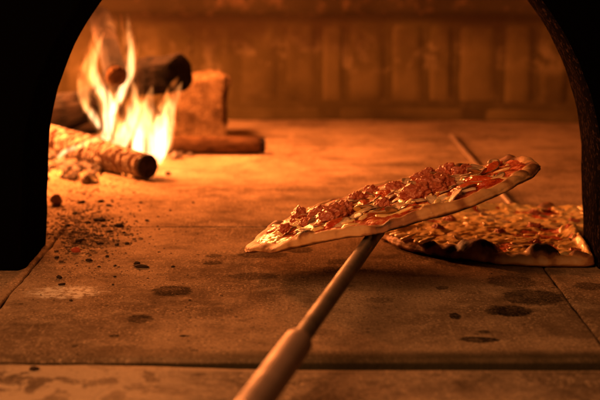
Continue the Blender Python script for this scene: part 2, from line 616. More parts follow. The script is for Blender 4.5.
# ------------------------------------------------------------------ pizza shapes
def make_pizza(root, R0, seed, rim_h, radius_mod=None, blisters=(), bake0=0.0, cheese_thr=.1, thick=.0058, droop=0.0, sauce_lim=.915):
    def rad(a):
        c, s_ = math.cos(a), math.sin(a)
        r = R0 * (1 + .022 * nz(c * 1.3, s_ * 1.3, seed) + .012 * nz(c * 3.5, s_ * 3.5, seed + 4) + .005 * nz(c * 11, s_ * 11, seed + 8))
        if radius_mod: r = radius_mod(a, r)
        return r
    def rimh(a):
        c, s_ = math.cos(a), math.sin(a)
        tip = 1 if not droop else 1 - .50 * math.exp(-((PI - abs(a)) / .75) ** 2) - .25 * math.exp(-(a / .6) ** 2)
        return tip * rim_h * (1 + .45 * nz(c * 2.2, s_ * 2.2, seed + 20) + .42 * nz(c * 5, s_ * 5, seed + 24) + .15 * nz(c * 13, s_ * 13, seed + 26))
    def rimw(a):
        c, s_ = math.cos(a), math.sin(a)
        return (.017 if R0 < .17 else .027) + .006 * nz(c * 4, s_ * 4, seed + 30) + .003 * nz(c * 12, s_ * 12, seed + 33)
    def sag(x, y):
        return -droop * (x * x + y * y) + (.0060 * nz(x, y, seed + 90, 8) + .0022 * nz(x, y, seed + 95, 19) if droop else 0)
    def top(x, y):
        a = math.atan2(y, x); r = math.hypot(x, y); RR = rad(a)
        w = rimw(a); d = RR - r                                  # distance from the edge
        base = thick + .0011 * fbm(x, y, seed, 40, 3)
        hr = rimh(a)
        if d < w * 1.35:
            t = max(0.0, d / w)
            hh = max(hr, base)
            if t < .42:
                z = hh * (.46 + .54 * math.sqrt(max(0, 1 - (1 - t / .42) ** 2)))
            else:
                k = sstep(.42, 1.3, t)
                z = hh * (1 - k) + base * k
        else: z = base
        z += .0009 * fbm(x, y, seed + 3, 90, 2)
        for (ba, bd, br, bh, bk) in blisters:
            RB = rad(ba) - bd
            q = math.hypot(x - RB * math.cos(ba), (y - RB * math.sin(ba)) * 1.0) / br
            if q < 1: z += bh * math.sqrt(1 - q * q) * (1 + .12 * nz(x, y, seed, 120))
        return z + sag(x, y)
    def bake(x, y, z, bottom=False):
        a = math.atan2(y, x); r = math.hypot(x, y); d = rad(a) - r
        w = rimw(a)
        k = bake0 + .06 + .75 * max(0, fbm(x, y, seed + 60, 42, 4)) + .35 * max(0, fbm(x, y, seed + 66, 14, 3)) + .28 * sstep(.010, .016, z - sag(x, y)) * (.5 + nz(x, y, seed, 35))
        if bottom: k += .38
        for (ba, bd, br, bh, bk) in blisters:
            RB = rad(ba) - bd
            q = math.hypot(x - RB * math.cos(ba), y - RB * math.sin(ba)) / br
            if q < 1.15: k += bk * (1 - sstep(.75, 1.15, q))
        return k
    NTH, NR = 420, 74
    us = [1 - (1 - (j / NR)) ** 1.7 for j in range(1, NR + 1)]
    V, Fc, B = [(0, 0, top(0, 0))], [], [0.2]
    for u in us:
        for i in range(NTH):
            a = 2 * PI * i / NTH
            r = rad(a) * u
            x, y = r * math.cos(a), r * math.sin(a)
            z = top(x, y)
            V.append((x, y, z)); B.append(bake(x, y, z))
    for i in range(NTH):
        Fc.append((0, 1 + i, 1 + (i + 1) % NTH))
    for j in range(NR - 1):
        for i in range(NTH):
            a, b_ = 1 + j * NTH + i, 1 + j * NTH + (i + 1) % NTH
            Fc.append((a, a + NTH, b_ + NTH, b_))
    prev = 1 + (NR - 1) * NTH
    # outer side and underside
    for (off, zf) in ((.0004, .88), (.0002, .72), (-.0006, .52), (-.0020, .33), (-.0042, .16), (-.0075, .05), (-.012, .0), (-.03, -.02), (-.07, -.03)):
        row = len(V)
        for i in range(NTH):
            a = 2 * PI * i / NTH
            r = rad(a) + off
            x, y = r * math.cos(a), r * math.sin(a)
            q_ = math.sin(PI * max(0, min(1, zf)))
            r += q_ * (.0010 + .0022 * fbm(x, y, zf * .012, 48, 3))
            x, y = r * math.cos(a), r * math.sin(a)
            ve = V[1 + (NR - 1) * NTH + i]
            zt = ve[2] - sag(ve[0], ve[1])
            wv = .0005 * nz(x, y, seed, 60)
            V.append((x, y, zt * zf + (wv if zf < .3 else 0) + sag(x, y))); B.append(bake(x, y, 0, False) + .04 + .62 * (1 - max(0, zf)) ** 1.3)
        for i in range(NTH):
            i2 = (i + 1) % NTH
            Fc.append((prev + i, row + i, row + i2, prev + i2))
        prev = row
    c0 = len(V); V.append((0, 0, -.001)); B.append(.6)
    for i in range(NTH):
        Fc.append((prev + i, c0, prev + (i + 1) % NTH))
    me = mesh(V, Fc); attr(me, 'bake', B)
    link('crust', me, M_DOUGH, root)
    # layers of sauce and cheese lie on the dough
    def layer(name, mat, amount, lo, hi, thickness, sd, s1, lim, G=.0017):
        half = R0 * 1.06
        nn = int(2 * half / G)
        idx, V, Fc = {}, [], []
        val = {}
        for j in range(nn + 1):
            for i in range(nn + 1):
                x, y = -half + G * i, -half + G * j
                r = math.hypot(x, y)
                RR = rad(math.atan2(y, x))
                edge = 1 - sstep(lim - .045, lim + .045, r / RR + .07 * fbm(x, y, sd, 45, 3))
                m = edge * (amount + fbm(x, y, sd + 2, s1, 4))
                k_ = sstep(lo, hi, m) * (1 - sstep(.885, .945, r / RR))
                for (ba, bd, br, bh, bk) in blisters:
                    RB = rad(ba) - bd
                    k_ *= sstep(.85, 1.15, math.hypot(x - RB * math.cos(ba), y - RB * math.sin(ba)) / br)
                val[i, j] = k_
        def vid(i, j):
            if (i, j) not in idx:
                x, y = -half + G * i, -half + G * j
                k = val[i, j]
                idx[i, j] = len(V)
                V.append((x, y, top(x, y) - .0012 + k * (.0012 + thickness * (1 + .7 * fbm(x, y, sd + 7, 85, 3)))))
            return idx[i, j]
        for j in range(nn):
            for i in range(nn):
                if max(val[i, j], val[i + 1, j], val[i, j + 1], val[i + 1, j + 1]) > 0:
                    Fc.append((vid(i, j), vid(i + 1, j), vid(i + 1, j + 1), vid(i, j + 1)))
        link(name, mesh(V, Fc), mat, root)
    layer('sauce', M_SAUCE, 1.3, .05, .45, .0016, seed + 70, 30, sauce_lim)
    layer('melted_cheese', M_CHEESE, .0, cheese_thr, cheese_thr + .22, .0030, seed + 80, 26, sauce_lim - .01)
    return top, rad

def mushroom_mesh(k):
    rr = random.Random(100 + k)
    w, h, st, sw = rr.uniform(.012, .0155), rr.uniform(.009, .012), rr.uniform(.009, .014), rr.uniform(.0032, .0046)
    out = []
    for i in range(19):                      # cap
        a = PI * i / 18
        out.append((w * math.cos(a), h * math.sin(a) ** .85))
    out += [(-w * 1.0, -.0022), (-w * .82, -.0040), (-w * .5, -.0022), (-sw, -.0012), (-sw * .92, -st * .5), (-sw * 1.1, -st), (-sw * .4, -st * 1.08),
            (sw * .4, -st * 1.08), (sw * 1.1, -st), (sw * .92, -st * .5), (sw, -.0012), (w * .5, -.0022), (w * .82, -.0040), (w * 1.0, -.0022)]
    if k % 4 == 3: out = [(x, max(y, -.0045)) for (x, y) in out]        # stemless piece
    out = [(x * (1 + .06 * nz(x, y, k, 300)), y * (1 + .06 * nz(y, x, k + 5, 300))) for x, y in out]
    th = rr.uniform(.0008, .0013)
    cx, cy = 0, 0.001
    V, Fc, E = [], [], []
    bend = rr.uniform(-16, 18); twist = rr.uniform(-14, 14); curl = rr.uniform(-12, 16)
    def P(x, y, z):
        return (x, y, z + bend * x * x + twist * x * y + curl * y * y + .0008 * nz(x, y, k + 3, 160))
    N_ = len(out)
    layers = ((.0, th), (.45, th), (.78, th), (.93, th * .92), (1.0, th * .5), (.93, th * .06), (.78, 0), (.45, 0), (.0, 0))
    idxs = []
    for (f, z) in layers:
        if f == 0:
            idxs.append([len(V)] ); V.append(P(cx, cy, z)); E.append(.05)
            continue
        row = []
        for (x, y) in out:
            X, Y = cx + (x - cx) * f, cy + (y - cy) * f
            gill = 1.0 if (f < .97 and abs(x) > sw * 1.3 and -.0042 < Y < .0012 and f > .4) else 0
            e = (1.0 if y > .002 else .5) if f > .99 else (.7 if y > .002 else .2) if f > .9 else .02
            row.append(len(V)); V.append(P(X, Y, z)); E.append(max(e, .75 * gill))
        idxs.append(row)
    for a, b_ in zip(idxs, idxs[1:]):
        for i in range(N_):
            i2 = (i + 1) % N_
            if len(a) == 1: Fc.append((a[0], b_[i], b_[i2]))
            elif len(b_) == 1: Fc.append((a[i], b_[0], a[i2]))
            else: Fc.append((a[i], b_[i], b_[i2], a[i2]))
    me = mesh(V, Fc); attr(me, 'edge', E)
    me.materials.append(M_MUSH)
    return me

def lump_mesh(k, rx, ry, rz, rough, ridged=True, mat=None, sub=4, s=1.0):
    bm = bmesh.new()
    bmesh.ops.create_icosphere(bm, subdivisions=sub, radius=1)
    for v in bm.verts:
        p = v.co.copy()
        f = fbm(p.x, p.y, p.z + k * 7.3, 1.1 * s, 3) * .55
        if ridged:
            q = abs(noise.noise(Vector((p.x * 2.1 * s + k, p.y * 2.1 * s, p.z * 2.1 * s)))) + .5 * abs(noise.noise(Vector((p.x * 4.6 * s, p.y * 4.6 * s + k, p.z * 4.6 * s))))
            f += .38 - 1.0 * q
        f += .20 * fbm(p.x, p.y + k, p.z, 4.5 * s, 3)
        p *= 1 + rough * f
        v.co = (p.x * rx, p.y * ry, p.z * rz + rz * .45)
    me = bm_mesh(bm)
    if mat: me.materials.append(mat)
    return me

MUSH = [mushroom_mesh(k) for k in range(12)]
MEAT = [lump_mesh(k, .011, .0088, .0072, .62, True, M_MEAT, 5, .72) for k in range(7)]
TOM = [lump_mesh(30 + k, .016, .007, .0042, .35, False, M_TOMATO) for k in range(4)]
SHRED = [lump_mesh(50 + k, .0095, .0026, .0018, .45, False, M_CHEESE, 3) for k in range(4)]

def scatter(root, top, name, meshes, spots, lift=.0015, tilt=.3, rs=random):
    for (x, y, sc_, rz) in spots:
        me = rs.choice(meshes)
        o = bpy.data.objects.new(name, me)
        COL.objects.link(o)
        o.parent = root
        e = .006
        gx = (top(x + e, y) - top(x - e, y)) / (2 * e); gy = (top(x, y + e) - top(x, y - e)) / (2 * e)
        nrm = Vector((-gx * .7 + rs.gauss(0, tilt), -gy * .7 + rs.gauss(0, tilt), 1)).normalized()
        q = nrm.to_track_quat('Z', 'Y').to_matrix() @ Matrix.Rotation(rz, 3, 'Z')
        o.rotation_euler = q.to_euler()
        sz = sc_ * rs.uniform(.9, 1.1)
        o.scale = (sc_, sc_ * rs.uniform(.9, 1.1), sz)
        o.location = (x, y, top(x, y) + lift)
    for me in meshes:
        for p in me.polygons: p.use_smooth = True

def poisson(n, rmax, dmin, rs, ok=None, taken=()):
    out = []
    tries = 0
    while len(out) < n and tries < 20000:
        tries += 1
        a, r = rs.uniform(0, 2 * PI), rmax * math.sqrt(rs.random())
        x, y = r * math.cos(a), r * math.sin(a)
        if ok and not ok(x, y): continue
        if all(math.hypot(x - p[0], y - p[1]) > dmin for p in out) and all(math.hypot(x - p[0], y - p[1]) > p[2] for p in taken):
            out.append((x, y, rs.uniform(.8, 1.12), rs.uniform(0, 2 * PI)))
    return out

# ---- pizza on the peel
P1 = empty('lifted_pizza', at(392, 206, 1.575), 'thin crust pizza with mushrooms and sausage lifted tilted on the peel', 'pizza')
P1.rotation_euler = (math.radians(-3.4), math.radians(-15.4), 0)
top1, rad1 = make_pizza(P1, .163, 2.0, .0112, blisters=((-2.2, .010, .010, .004, .3), (-1.35, .012, .012, .003, .12), (-.55, .010, .011, .004, .16), (.5, .012, .014, .004, .3), (2.6, .01, .01, .003, .3)),
                        bake0=.29, cheese_thr=.13, droop=.12)
rs = random.Random(21)
meat = [(-.062, -.066, 1.5), (-.052, -.048, 1.2), (-.078, .010, .9), (-.035, .062, 1.1), (-.018, .080, 1.2), (.010, .055, 1.0), (.026, -.036, 1.35), (.046, -.024, 1.5), (.060, -.012, 1.2), (.050, .030, 1.2),
        (.052, -.040, .9), (-.100, .050, 1.0), (-.010, -.050, .85), (.085, .060, 1.0), (-.115, -.03, .7), (.07, .09, 1.1), (.045, .1, 1.2), (-.09, -.04, .8)]
scatter(P1, top1, 'sausage_piece', MEAT, [(x, y, s_, rs.uniform(0, 6.28)) for x, y, s_ in meat], .0022, .25, rs)
tom = [(-.06, -.095, 1.0, .2), (.10, -.09, 1.0, .7), (-.028, -.010, 1.1, .3), (-.005, .025, 1.2, .1), (.075, -.075, 1.1, .5), (.092, -.045, 1.2, .4), (.112, .02, 1.0, 1.2), (-.085, .075, 1.0, .6), (-.13, .02, .9, 1.9), (.015, -.11, .9, .2), (.118, .05, .9, 1.0)]
scatter(P1, top1, 'tomato_slice', TOM, [(x, y, q * .98, z) for x, y, q, z in tom], .0015, .15, rs)
tk = [(x, y, .012) for x, y, s_ in meat]
mu = [(x, y, s_ * 1.22, rz) for x, y, s_, rz in poisson(70, .128, .0138, rs, None, tk)]
scatter(P1, top1, 'mushroom_slice', MUSH, mu, .0026, .24, rs)
scatter(P1, top1, 'cheese_shred', SHRED, poisson(60, .136, .012, rs), .0028, .3, rs)

# ---- pizza resting on the floor, dented by the right jamb
P2C = Vector((.286, 1.768, 0))
def dent(a, r):
    c, s_ = math.cos(a), math.sin(a)
    r = r * (1 - .10 * s_ * s_ * (1 if s_ > 0 else .35))
    x, y = P2C.x + r * c, P2C.y + r * s_
    if c > 0:
        yy = y
        for _ in range(3):
            t = min(1, max(0, (yy - 1.572) / .163))
            lim = (.3300 - .0115 * (1 - t) - P2C.x) / max(c, 1e-4)
            rr_ = -math.log(math.exp(-150 * r) + math.exp(-150 * min(lim, 2))) / 150
            yy = P2C.y + min(r, rr_) * s_
        w = sstep(1.79, 1.745, P2C.y + rr_ * s_)
        r = r * (1 - w) + rr_ * w
    # ragged left end
    k = math.exp(-((abs(a) - PI) / .45) ** 2)
    return r + .006 * k * nz(c * 16, s_ * 16, 3)
P2 = empty('resting_pizza', P2C, 'cheesy mushroom pizza with blistered crust lying flat on the hearth by the right jamb', 'pizza')
ang = lambda px, py: math.atan2(ground(px, py).y - P2C.y, ground(px, py).x - P2C.x)
top2, rad2 = make_pizza(P2, .190, 15.0, .0122, radius_mod=dent,
                        blisters=((ang(541, 258), .022, .019, .0125, .52), (ang(488, 256), .026, .026, .0105, .26), (ang(574, 262), .016, .011, .006, .45),
                                  (ang(437, 254), .008, .008, .004, .8), (1.35, .016, .011, .004, .45), (2.2, .012, .012, .005, .5), (.7, .014, .012, .006, .6), (ang(455, 258), .016, .012, .003, .3)),
                        bake0=.20, cheese_thr=-.42, sauce_lim=.875)
rs = random.Random(31)
inside2 = lambda x, y: math.hypot(x, y) < rad2(math.atan2(y, x)) * .86
scatter(P2, top2, 'mushroom_slice', MUSH, poisson(34, .150, .023, rs, inside2), .0016, .07, rs)
scatter(P2, top2, 'sausage_piece', MEAT, [(x, y, s_ * .75, rz) for x, y, s_, rz in poisson(9, .140, .06, rs, inside2)], .0002, .1, rs)
scatter(P2, top2, 'cheese_shred', SHRED, poisson(40, .160, .016, rs, inside2), .0016, .15, rs)
# strands of cheese that ran over the left edge
run = []
for k in range(13):
    a = PI + (-.35 + .085 * k) * 1.0
    run.append((math.cos(a) * (rad2(a) - .006), math.sin(a) * (rad2(a) - .006), rs.uniform(.9, 1.4), a + rs.uniform(-.6, .6)))
scatter(P2, top2, 'cheese_drip', SHRED, run, .0008, .25, rs)

# ------------------------------------------------------------------ the peel
def m_metal(name, c0, c1, r0, r1, metal=.85):
    N = NT(name)
    n1 = N.noise(22, 5, .6, .5)
    n2 = N.noise(1, 5, .7, 0, sc=(260, 260, 9))
    c = N.mix(N.ramp(n1, .35, .68), c0, c1)
    c = N.mix(N.ramp(n2, .55, .75, 0, .45), c, [x * .35 for x in c0])
    return N.bsdf(c, N.ramp(n1, .3, .7, r0, r1), metal, normal=N.bump(n2, .25, .0006), spec=.5)
M_POLE = m_metal('worn_steel', (.22, .18, .15), (.12, .095, .075), .5, .7, .6)
M_SLEEVE = m_metal('brushed_sleeve', (.34, .24, .19), (.24, .165, .125), .5, .68, .35)
M_ROD = m_metal('dark_iron', (.32, .235, .17), (.19, .14, .095), .45, .6, .3)

def tube(p0, p1, prof_, seg=40):
    """solid of revolution: prof_ = [(t along 0..1, radius)]"""
    ax = (p1 - p0); ln = ax.length
    q = ax.to_track_quat('Z', 'Y').to_matrix()
    V, Fc = [], []
    for (t, r) in prof_:
        for i in range(seg):
            a = 2 * PI * i / seg
            V.append((r * math.cos(a), r * math.sin(a), t * ln))
    for j in range(len(prof_) - 1):
        for i in range(seg):
            i2 = (i + 1) % seg
            Fc.append((j * seg + i, j * seg + i2, (j + 1) * seg + i2, (j + 1) * seg + i))
    Fc.append(tuple(reversed(range(seg))))
    Fc.append(tuple(range((len(prof_) - 1) * seg, len(prof_) * seg)))
    return mesh(V, Fc), q

pt = at(379, 229, 1.50)
pbm = at(257, 400, .965)
dirn = (pbm - pt).normalized()
p_end = pt + dirn * 1.02
p_sl = None
best = 1e9
for k in range(400):
    q = pt + dirn * (k / 400)
    d = q.y * CP + (H - q.z) * SP
    py = 200 + F * math.tan(math.atan2(H - q.z, q.y) - PITCH)
    if abs(py - 341) < best: best, p_sl = abs(py - 341), q
peel = empty('pizza_peel', pt, 'long handled steel peel held out over the hearth under the tilted pizza', 'peel')
def kid(name, p0, p1, prof_, m, parent=peel, smooth=True):
    me, q = tube(p0, p1, prof_)
    o = link(name, me, m)
    o.parent = parent
    o.matrix_parent_inverse = Matrix.Identity(4)
    mw = Matrix.Translation(p0) @ q.to_4x4()
    o.matrix_local = Matrix.Translation(-parent.location) @ mw
    try: me.set_sharp_from_angle(angle=math.radians(35))
    except Exception: pass
    return o
kid('pole', pt - dirn * .02, p_end - dirn * .02, [(0, .0062), (.002, .0072), (.998, .0072), (1, .006)], M_POLE)
sl = (p_end - p_sl).length
kid('sleeve', p_sl, p_end, [(0, .0080), (.004, .0094), (.011, .0112), (.03, .0115), (.985, .0115), (1, .010)], M_SLEEVE)
# head: thin round disc with a rolled edge under the pizza, on the pizza's own slope
V, Fc = [], []
seg = 96
rowsP = [(.0, -.0016), (.096, -.0016), (.100, -.0010), (.1006, -.0022), (.100, -.0036), (.096, -.0032), (.0, -.0032)]
for (r, z) in rowsP:
    for i in range(seg):
        a = 2 * PI * i / seg
        V.append((r * math.cos(a), r * math.sin(a), z - .001))
for j in range(len(rowsP) - 1):
    for i in range(seg):
        i2 = (i + 1) % seg
        Fc.append((j * seg + i, (j + 1) * seg + i, (j + 1) * seg + i2, j * seg + i2))
ho = link('peel_head', mesh(V, Fc), M_POLE, peel)
mw = Matrix.Translation(P1.location) @ P1.rotation_euler.to_matrix().to_4x4()
ho.matrix_local = Matrix.Translation(-peel.location) @ mw
kid('neck', pt + Vector((.004, .05, .003)), pt - dirn * -.012, [(0, .003), (.5, .006), (1, .0078)], M_POLE)

# iron rod at the back
r0, r1 = Vector((.281, 1.965, .0044)), Vector((.2755, 2.72, .0044))
me, q = tube(r0, r1, [(0, .0036), (.003, .0045), (.997, .0037), (1, .003)], 20)
o = link('iron_rod', me, M_ROD)
o.location = r0; o.rotation_euler = q.to_euler()
tag(o, 'thin straight iron rod lying on the oven floor behind the resting pizza', 'rod')

# ------------------------------------------------------------------ fire wood
def m_log(name, bark, dark, ash, ash_amt, rings=0.0, glow=0.0):
    N = NT(name)
    n1 = N.noise(28, 5, .6, .5)
    n2 = N.noise(1, 5, .65, .8, sc=(70, 70, 14))
    n3 = N.noise(120, 4, .6)
    c = N.mix(N.ramp(n1, .3, .7), bark, dark)
    c = N.mix(N.ramp(n2, .52, .70, 0, .7), c, [x * .3 for x in dark])
    c = N.mix(N.ramp(n3, 1 - ash_amt, 1.12 - ash_amt, 0, .9), c, ash)
    h = n2
    e = None
    if rings:
        wv = N.n('ShaderNodeTexWave', wave_type='BANDS', bands_direction='Z')
        N.put(wv.inputs['Vector'], N.co)
        wv.inputs['Scale'].default_value = rings
        wv.inputs['Distortion'].default_value = 13.0
        wv.inputs['Detail'].default_value = 4.0
        wv.inputs['Detail Scale'].default_value = 1.6
        wv.inputs['Detail Roughness'].default_value = .65
        w = N.math('ADD', N.math('MULTIPLY', wv.outputs['Fac'], N.ramp(n1, .36, .58, .25, 1.0)), N.math('MULTIPLY', n2, .22))
        c = N.mix(N.math('MULTIPLY', N.ramp(w, .30, .62), N.ramp(n3, .30, .52)), (.035, .014, .007), ash)
        h = w
        e = N.math('MULTIPLY', N.ramp(w, .5, .15), glow)
    b = N.bump(h, .9, .008)
    b = N.bump(n3, .4, .002, b)
    return N.bsdf(c, .95, normal=b, spec=.03, emis=(1, .16, .02) if e is not None else None, estr=e)
M_ASHLOG = m_log('ash_log', (.30, .24, .18), (.13, .09, .06), (.46, .37, .28), .25, rings=22, glow=.12)
M_CHAR = m_log('charred_log', (.016, .011, .008), (.007, .006, .005), (.11, .07, .045), .30)
M_WOOD = m_log('scorched_wood', (.13, .07, .032), (.06, .03, .015), (.24, .18, .12), .26)
M_END = m_log('burnt_end', (.045, .034, .04), (.022, .018, .02), (.12, .1, .1), .22)

def log(name, p0, p1, r0_, r1_, mat, seed, label, end_mat=None, rough=.10, end_r=.9, end_name='burnt_end', back=False):
    ax = p1 - p0; ln = ax.length
    q = ax.to_track_quat('Z', 'Y').to_matrix()
    seg, nl = 64, 60
    V, Fc = [], []
    tl = [0, .0] + [i / nl for i in range(nl + 1)] + [1, 1]
    rows_ = []
    for j in range(nl + 1):
        t = j / nl
        r = r0_ + (r1_ - r0_) * t
        for_end = min(t, 1 - t) * ln
        k = min(1, for_end / (r * .35))
        r *= .82 + .18 * math.sqrt(max(0, 1 - (1 - k) ** 2))
        row = []
        for i in range(seg):
            a = 2 * PI * i / seg
            c, s_ = math.cos(a), math.sin(a)
            d = 1 + rough * fbm(c * .9, s_ * .9 + seed, t * ln / r0_ * .5, 1.3, 4)
            row.append(len(V)); V.append((r * d * c, r * d * s_, t * ln))
        rows_.append(row)
    for a_, b_ in zip(rows_, rows_[1:]):
        for i in range(seg):
            Fc.append((a_[i], a_[(i + 1) % seg], b_[(i + 1) % seg], b_[i]))
    for row, rev in ((rows_[0], True), (rows_[-1], False)):
        cc = len(V)
        m = sum((Vector(V[i]) for i in row), Vector()) / seg
        V.append(m)
        for i in range(seg):
            f = (row[i], row[(i + 1) % seg], cc)
            Fc.append(tuple(reversed(f)) if rev else f)
    o = link(name, mesh(V, Fc), mat)
    o.location = p0; o.rotation_euler = q.to_euler()
    tag(o, label, 'firewood', 'logs burning in the oven fire')
    if end_mat:
        z0 = ln - .0015
        V, Fc = [], []
        prof_ = [(1.0, z0), (1.02, z0 + .003), (.9, z0 + .006), (.55, z0 + .0072), (.25, z0 + .0066), (0.02, z0 + .0066)]
        for (f, z) in prof_:
            for i in range(seg):
                a = 2 * PI * i / seg
                c, s_ = math.cos(a), math.sin(a)
                d = 1 + rough * .5 * fbm(c * .9, s_ * .9 + seed, 3, 1.3, 3)
                V.append((r1_ * end_r * f * d * c, r1_ * end_r * f * d * s_, z + .0015 * nz(c * f, s_ * f, seed, 3)))
        for j in range(len(prof_) - 1):
            for i in range(seg):
                Fc.append((j * seg + i, j * seg + (i + 1) % seg, (j + 1) * seg + (i + 1) % seg, (j + 1) * seg + i))
        Fc.append(tuple((len(prof_) - 1) * seg + i for i in range(seg)))
        link(end_name, mesh(V, Fc), end_mat, o)
    return o

lg = ground(144, 182); lg2 = ground(44, 152)
log('ash_covered_log', Vector((lg2.x - .03, lg2.y, .028)), Vector((lg.x + .003, lg.y + .02, .0205)), .030, .0185, M_ASHLOG, 1.0,
    'pale ash covered log with wrinkled bark and dark round end, lowest in the fire', M_END, .12, .96)
log('propped_log', at(99, 16, 2.66), at(116.5, 76, 2.345), .020, .0168, M_CHAR, 2.0,
    'dark log propped steeply with its round brown end facing out between two flames', M_WOOD, .08, .97, 'cut_end')
log('charred_log', at(112, 80, 2.58), at(181, 72, 2.47), .030, .032, M_CHAR, 3.0,
    'thick black charred log lying across the top of the fire', None, .13)
log('small_log', Vector((-.36, 2.50, .0165)), ground(262, 154) + Vector((0, 0, .0150)), .0165, .0140, M_WOOD, 4.0,
    'thin brown log lying flat in front of the upright block with a black tip', M_END, .07, .95)
log('leaning_log', Vector((-.50, 2.52, .03)), at(108, 98, 2.50), .036, .028, M_CHAR, 5.0,
    'dark burnt log behind the left flames, under the charred log', None, .2)
log('back_log', Vector((-.46, 2.66, .034)), Vector((-.25, 2.60, .034)), .034, .034, M_CHAR, 6.0,
    'burnt log lying flat at the back under the flames', None, .2)

# upright rough block
def m_block():
    N = NT('rough_block')
    n1 = N.noise(26, 5, .65)
    n2 = N.noise(330, 5, .75)
    v = N.vor(240)
    c = N.mix(N.ramp(n1, .35, .65), (.060, .037, .018), (.13, .083, .042))
    c = N.mix(N.ramp(n2, .54, .64, 0, .8), c, (.34, .24, .14))
    c = N.mix(N.ramp(n2, .46, .36, 0, .9), c, (.08, .04, .02))
    return N.bsdf(c, .92, normal=N.bump(n2, .7, .002, N.bump(n1, .5, .004)), spec=.0)
bm = bmesh.new()
bmesh.ops.create_cube(bm, size=1)
bmesh.ops.subdivide_edges(bm, edges=bm.edges, cuts=20, use_grid_fill=True)
for v in bm.verts:
    p = v.co.copy()
    edge = sorted([abs(p.x), abs(p.y), abs(p.z)])
    d = .010 * fbm(p.x, p.y, p.z, 3.0, 5) - .006 * max(0, edge[1] - .44) / .06
    v.co = Vector((p.x * .105, p.y * .075, p.z * .122)) * (1 + d * 14)
    v.co.z += .060
bl = link('stone_block', bm_mesh(bm), m_block())
bp = at(200, 120, 2.68)
bl.location = (bp.x - .007, 2.68, 0); bl.rotation_euler = (0, 0, math.radians(7))
tag(bl, 'rough upright brick block standing right of the flames behind the small log', 'block')

# ------------------------------------------------------------------ embers, ash and crumbs
def m_ember():
    N = NT('glowing_embers')
    n1 = N.noise(60, 4, .6)
    n2 = N.noise(18, 3, .6)
    c = N.mix(N.ramp(n1, .4, .65), (.03, .022, .018), (.26, .21, .17))
    g = N.math('MULTIPLY', N.ramp(n1, .50, .36), N.ramp(n2, .42, .60))
    return N.bsdf(c, .95, normal=N.bump(n1, .6, .003), spec=.1, emis=(1, .20, .025), estr=N.math('MULTIPLY', g, 5.0))
rs = random.Random(77)
V, Fc = [], []
ico = bmesh.new(); bmesh.ops.create_icosphere(ico, subdivisions=2, radius=1)
IV = [v.co.copy() for v in ico.verts]; IF = [tuple(v.index for v in f.verts) for f in ico.faces]; ico.free()
def add_lump(c, r, sd, flat=.7, rot=None):
    b_ = len(V)
    rot = rot or Matrix.Rotation(rs.uniform(0, 6.28), 3, 'Z')
    st = (rs.uniform(.7, 1.35), rs.uniform(.7, 1.1), flat)
    for v in IV:
        k = 1 + .55 * noise.noise(v * 1.7 + Vector((sd, sd * .3, 0)))
        q = rot @ Vector((v.x * st[0], v.y * st[1], v.z * st[2])) * (k * r)
        V.append(c + q)
    for f in IF: Fc.append(tuple(b_ + i for i in f))
for k in range(420):
    x = rs.gauss(-.37, .075); y = rs.gauss(2.44, .085)
    if x > -.2 and y < 2.42: continue
    z = max(0, .022 - .22 * math.hypot(x + .38, (y - 2.46)))
    r = rs.uniform(.004, .013)
    add_lump(Vector((x, y, z + r * .4)), r, k * 1.37)
tag(link('ember_bed', mesh(V, Fc), m_ember(), smooth=False), 'bed of glowing embers and ash under the logs', 'embers', kind='stuff')

def m_simple(name, c0, c1, s=80):
    N = NT(name)
    n1 = N.noise(s, 4, .6)
    return N.bsdf(N.mix(N.ramp(n1, .35, .65), c0, c1), .92, normal=N.bump(n1, .6, .002), spec=.12)
M_COAL = m_simple('coal', (.022, .014, .010), (.10, .06, .038), 120)
M_GRIT = m_simple('grit', (.075, .042, .023), (.30, .185, .10), 60)
M_CLAY = m_simple('burnt_clay', (.24, .13, .065), (.40, .25, .14), 90)
# fine grit: uncountable
V, Fc = [], []
for k in range(5200):
    mode = rs.random()
    if mode < .50:
        p = ground(rs.gauss(78, 24), rs.gauss(229, 13))
    elif mode < .62:
        p = ground(rs.gauss(100, 34), rs.gauss(240, 18))
    elif mode < .80:
        p = ground(rs.gauss(92, 34), rs.gauss(186, 13))
    elif mode < .88:
        p = ground(rs.uniform(150, 290), 152 + rs.expovariate(1 / 9.0))
    elif mode < .94:
        p = ground(rs.uniform(30, 210), rs.uniform(185, 330))
    else:
        p = ground(rs.uniform(90, 560), rs.uniform(150, 350))
    if p.x < -.28 and p.y < 1.75: continue
    if math.hypot(p.x - P2C.x, p.y - P2C.y) < .2: continue
    r = min(.0030, .0003 + rs.expovariate(1 / .00055)) if mode < .5 or .62 < mode < .8 else min(.0016, .00025 + rs.expovariate(1 / .00028))
    add_lump(p + Vector((0, 0, r * .15)), r, k * .77, .55)
tag(link('ash_grit', mesh(V, Fc), M_GRIT, smooth=False), 'fine ash grit and specks strewn over the hearth', 'ash', kind='stuff')

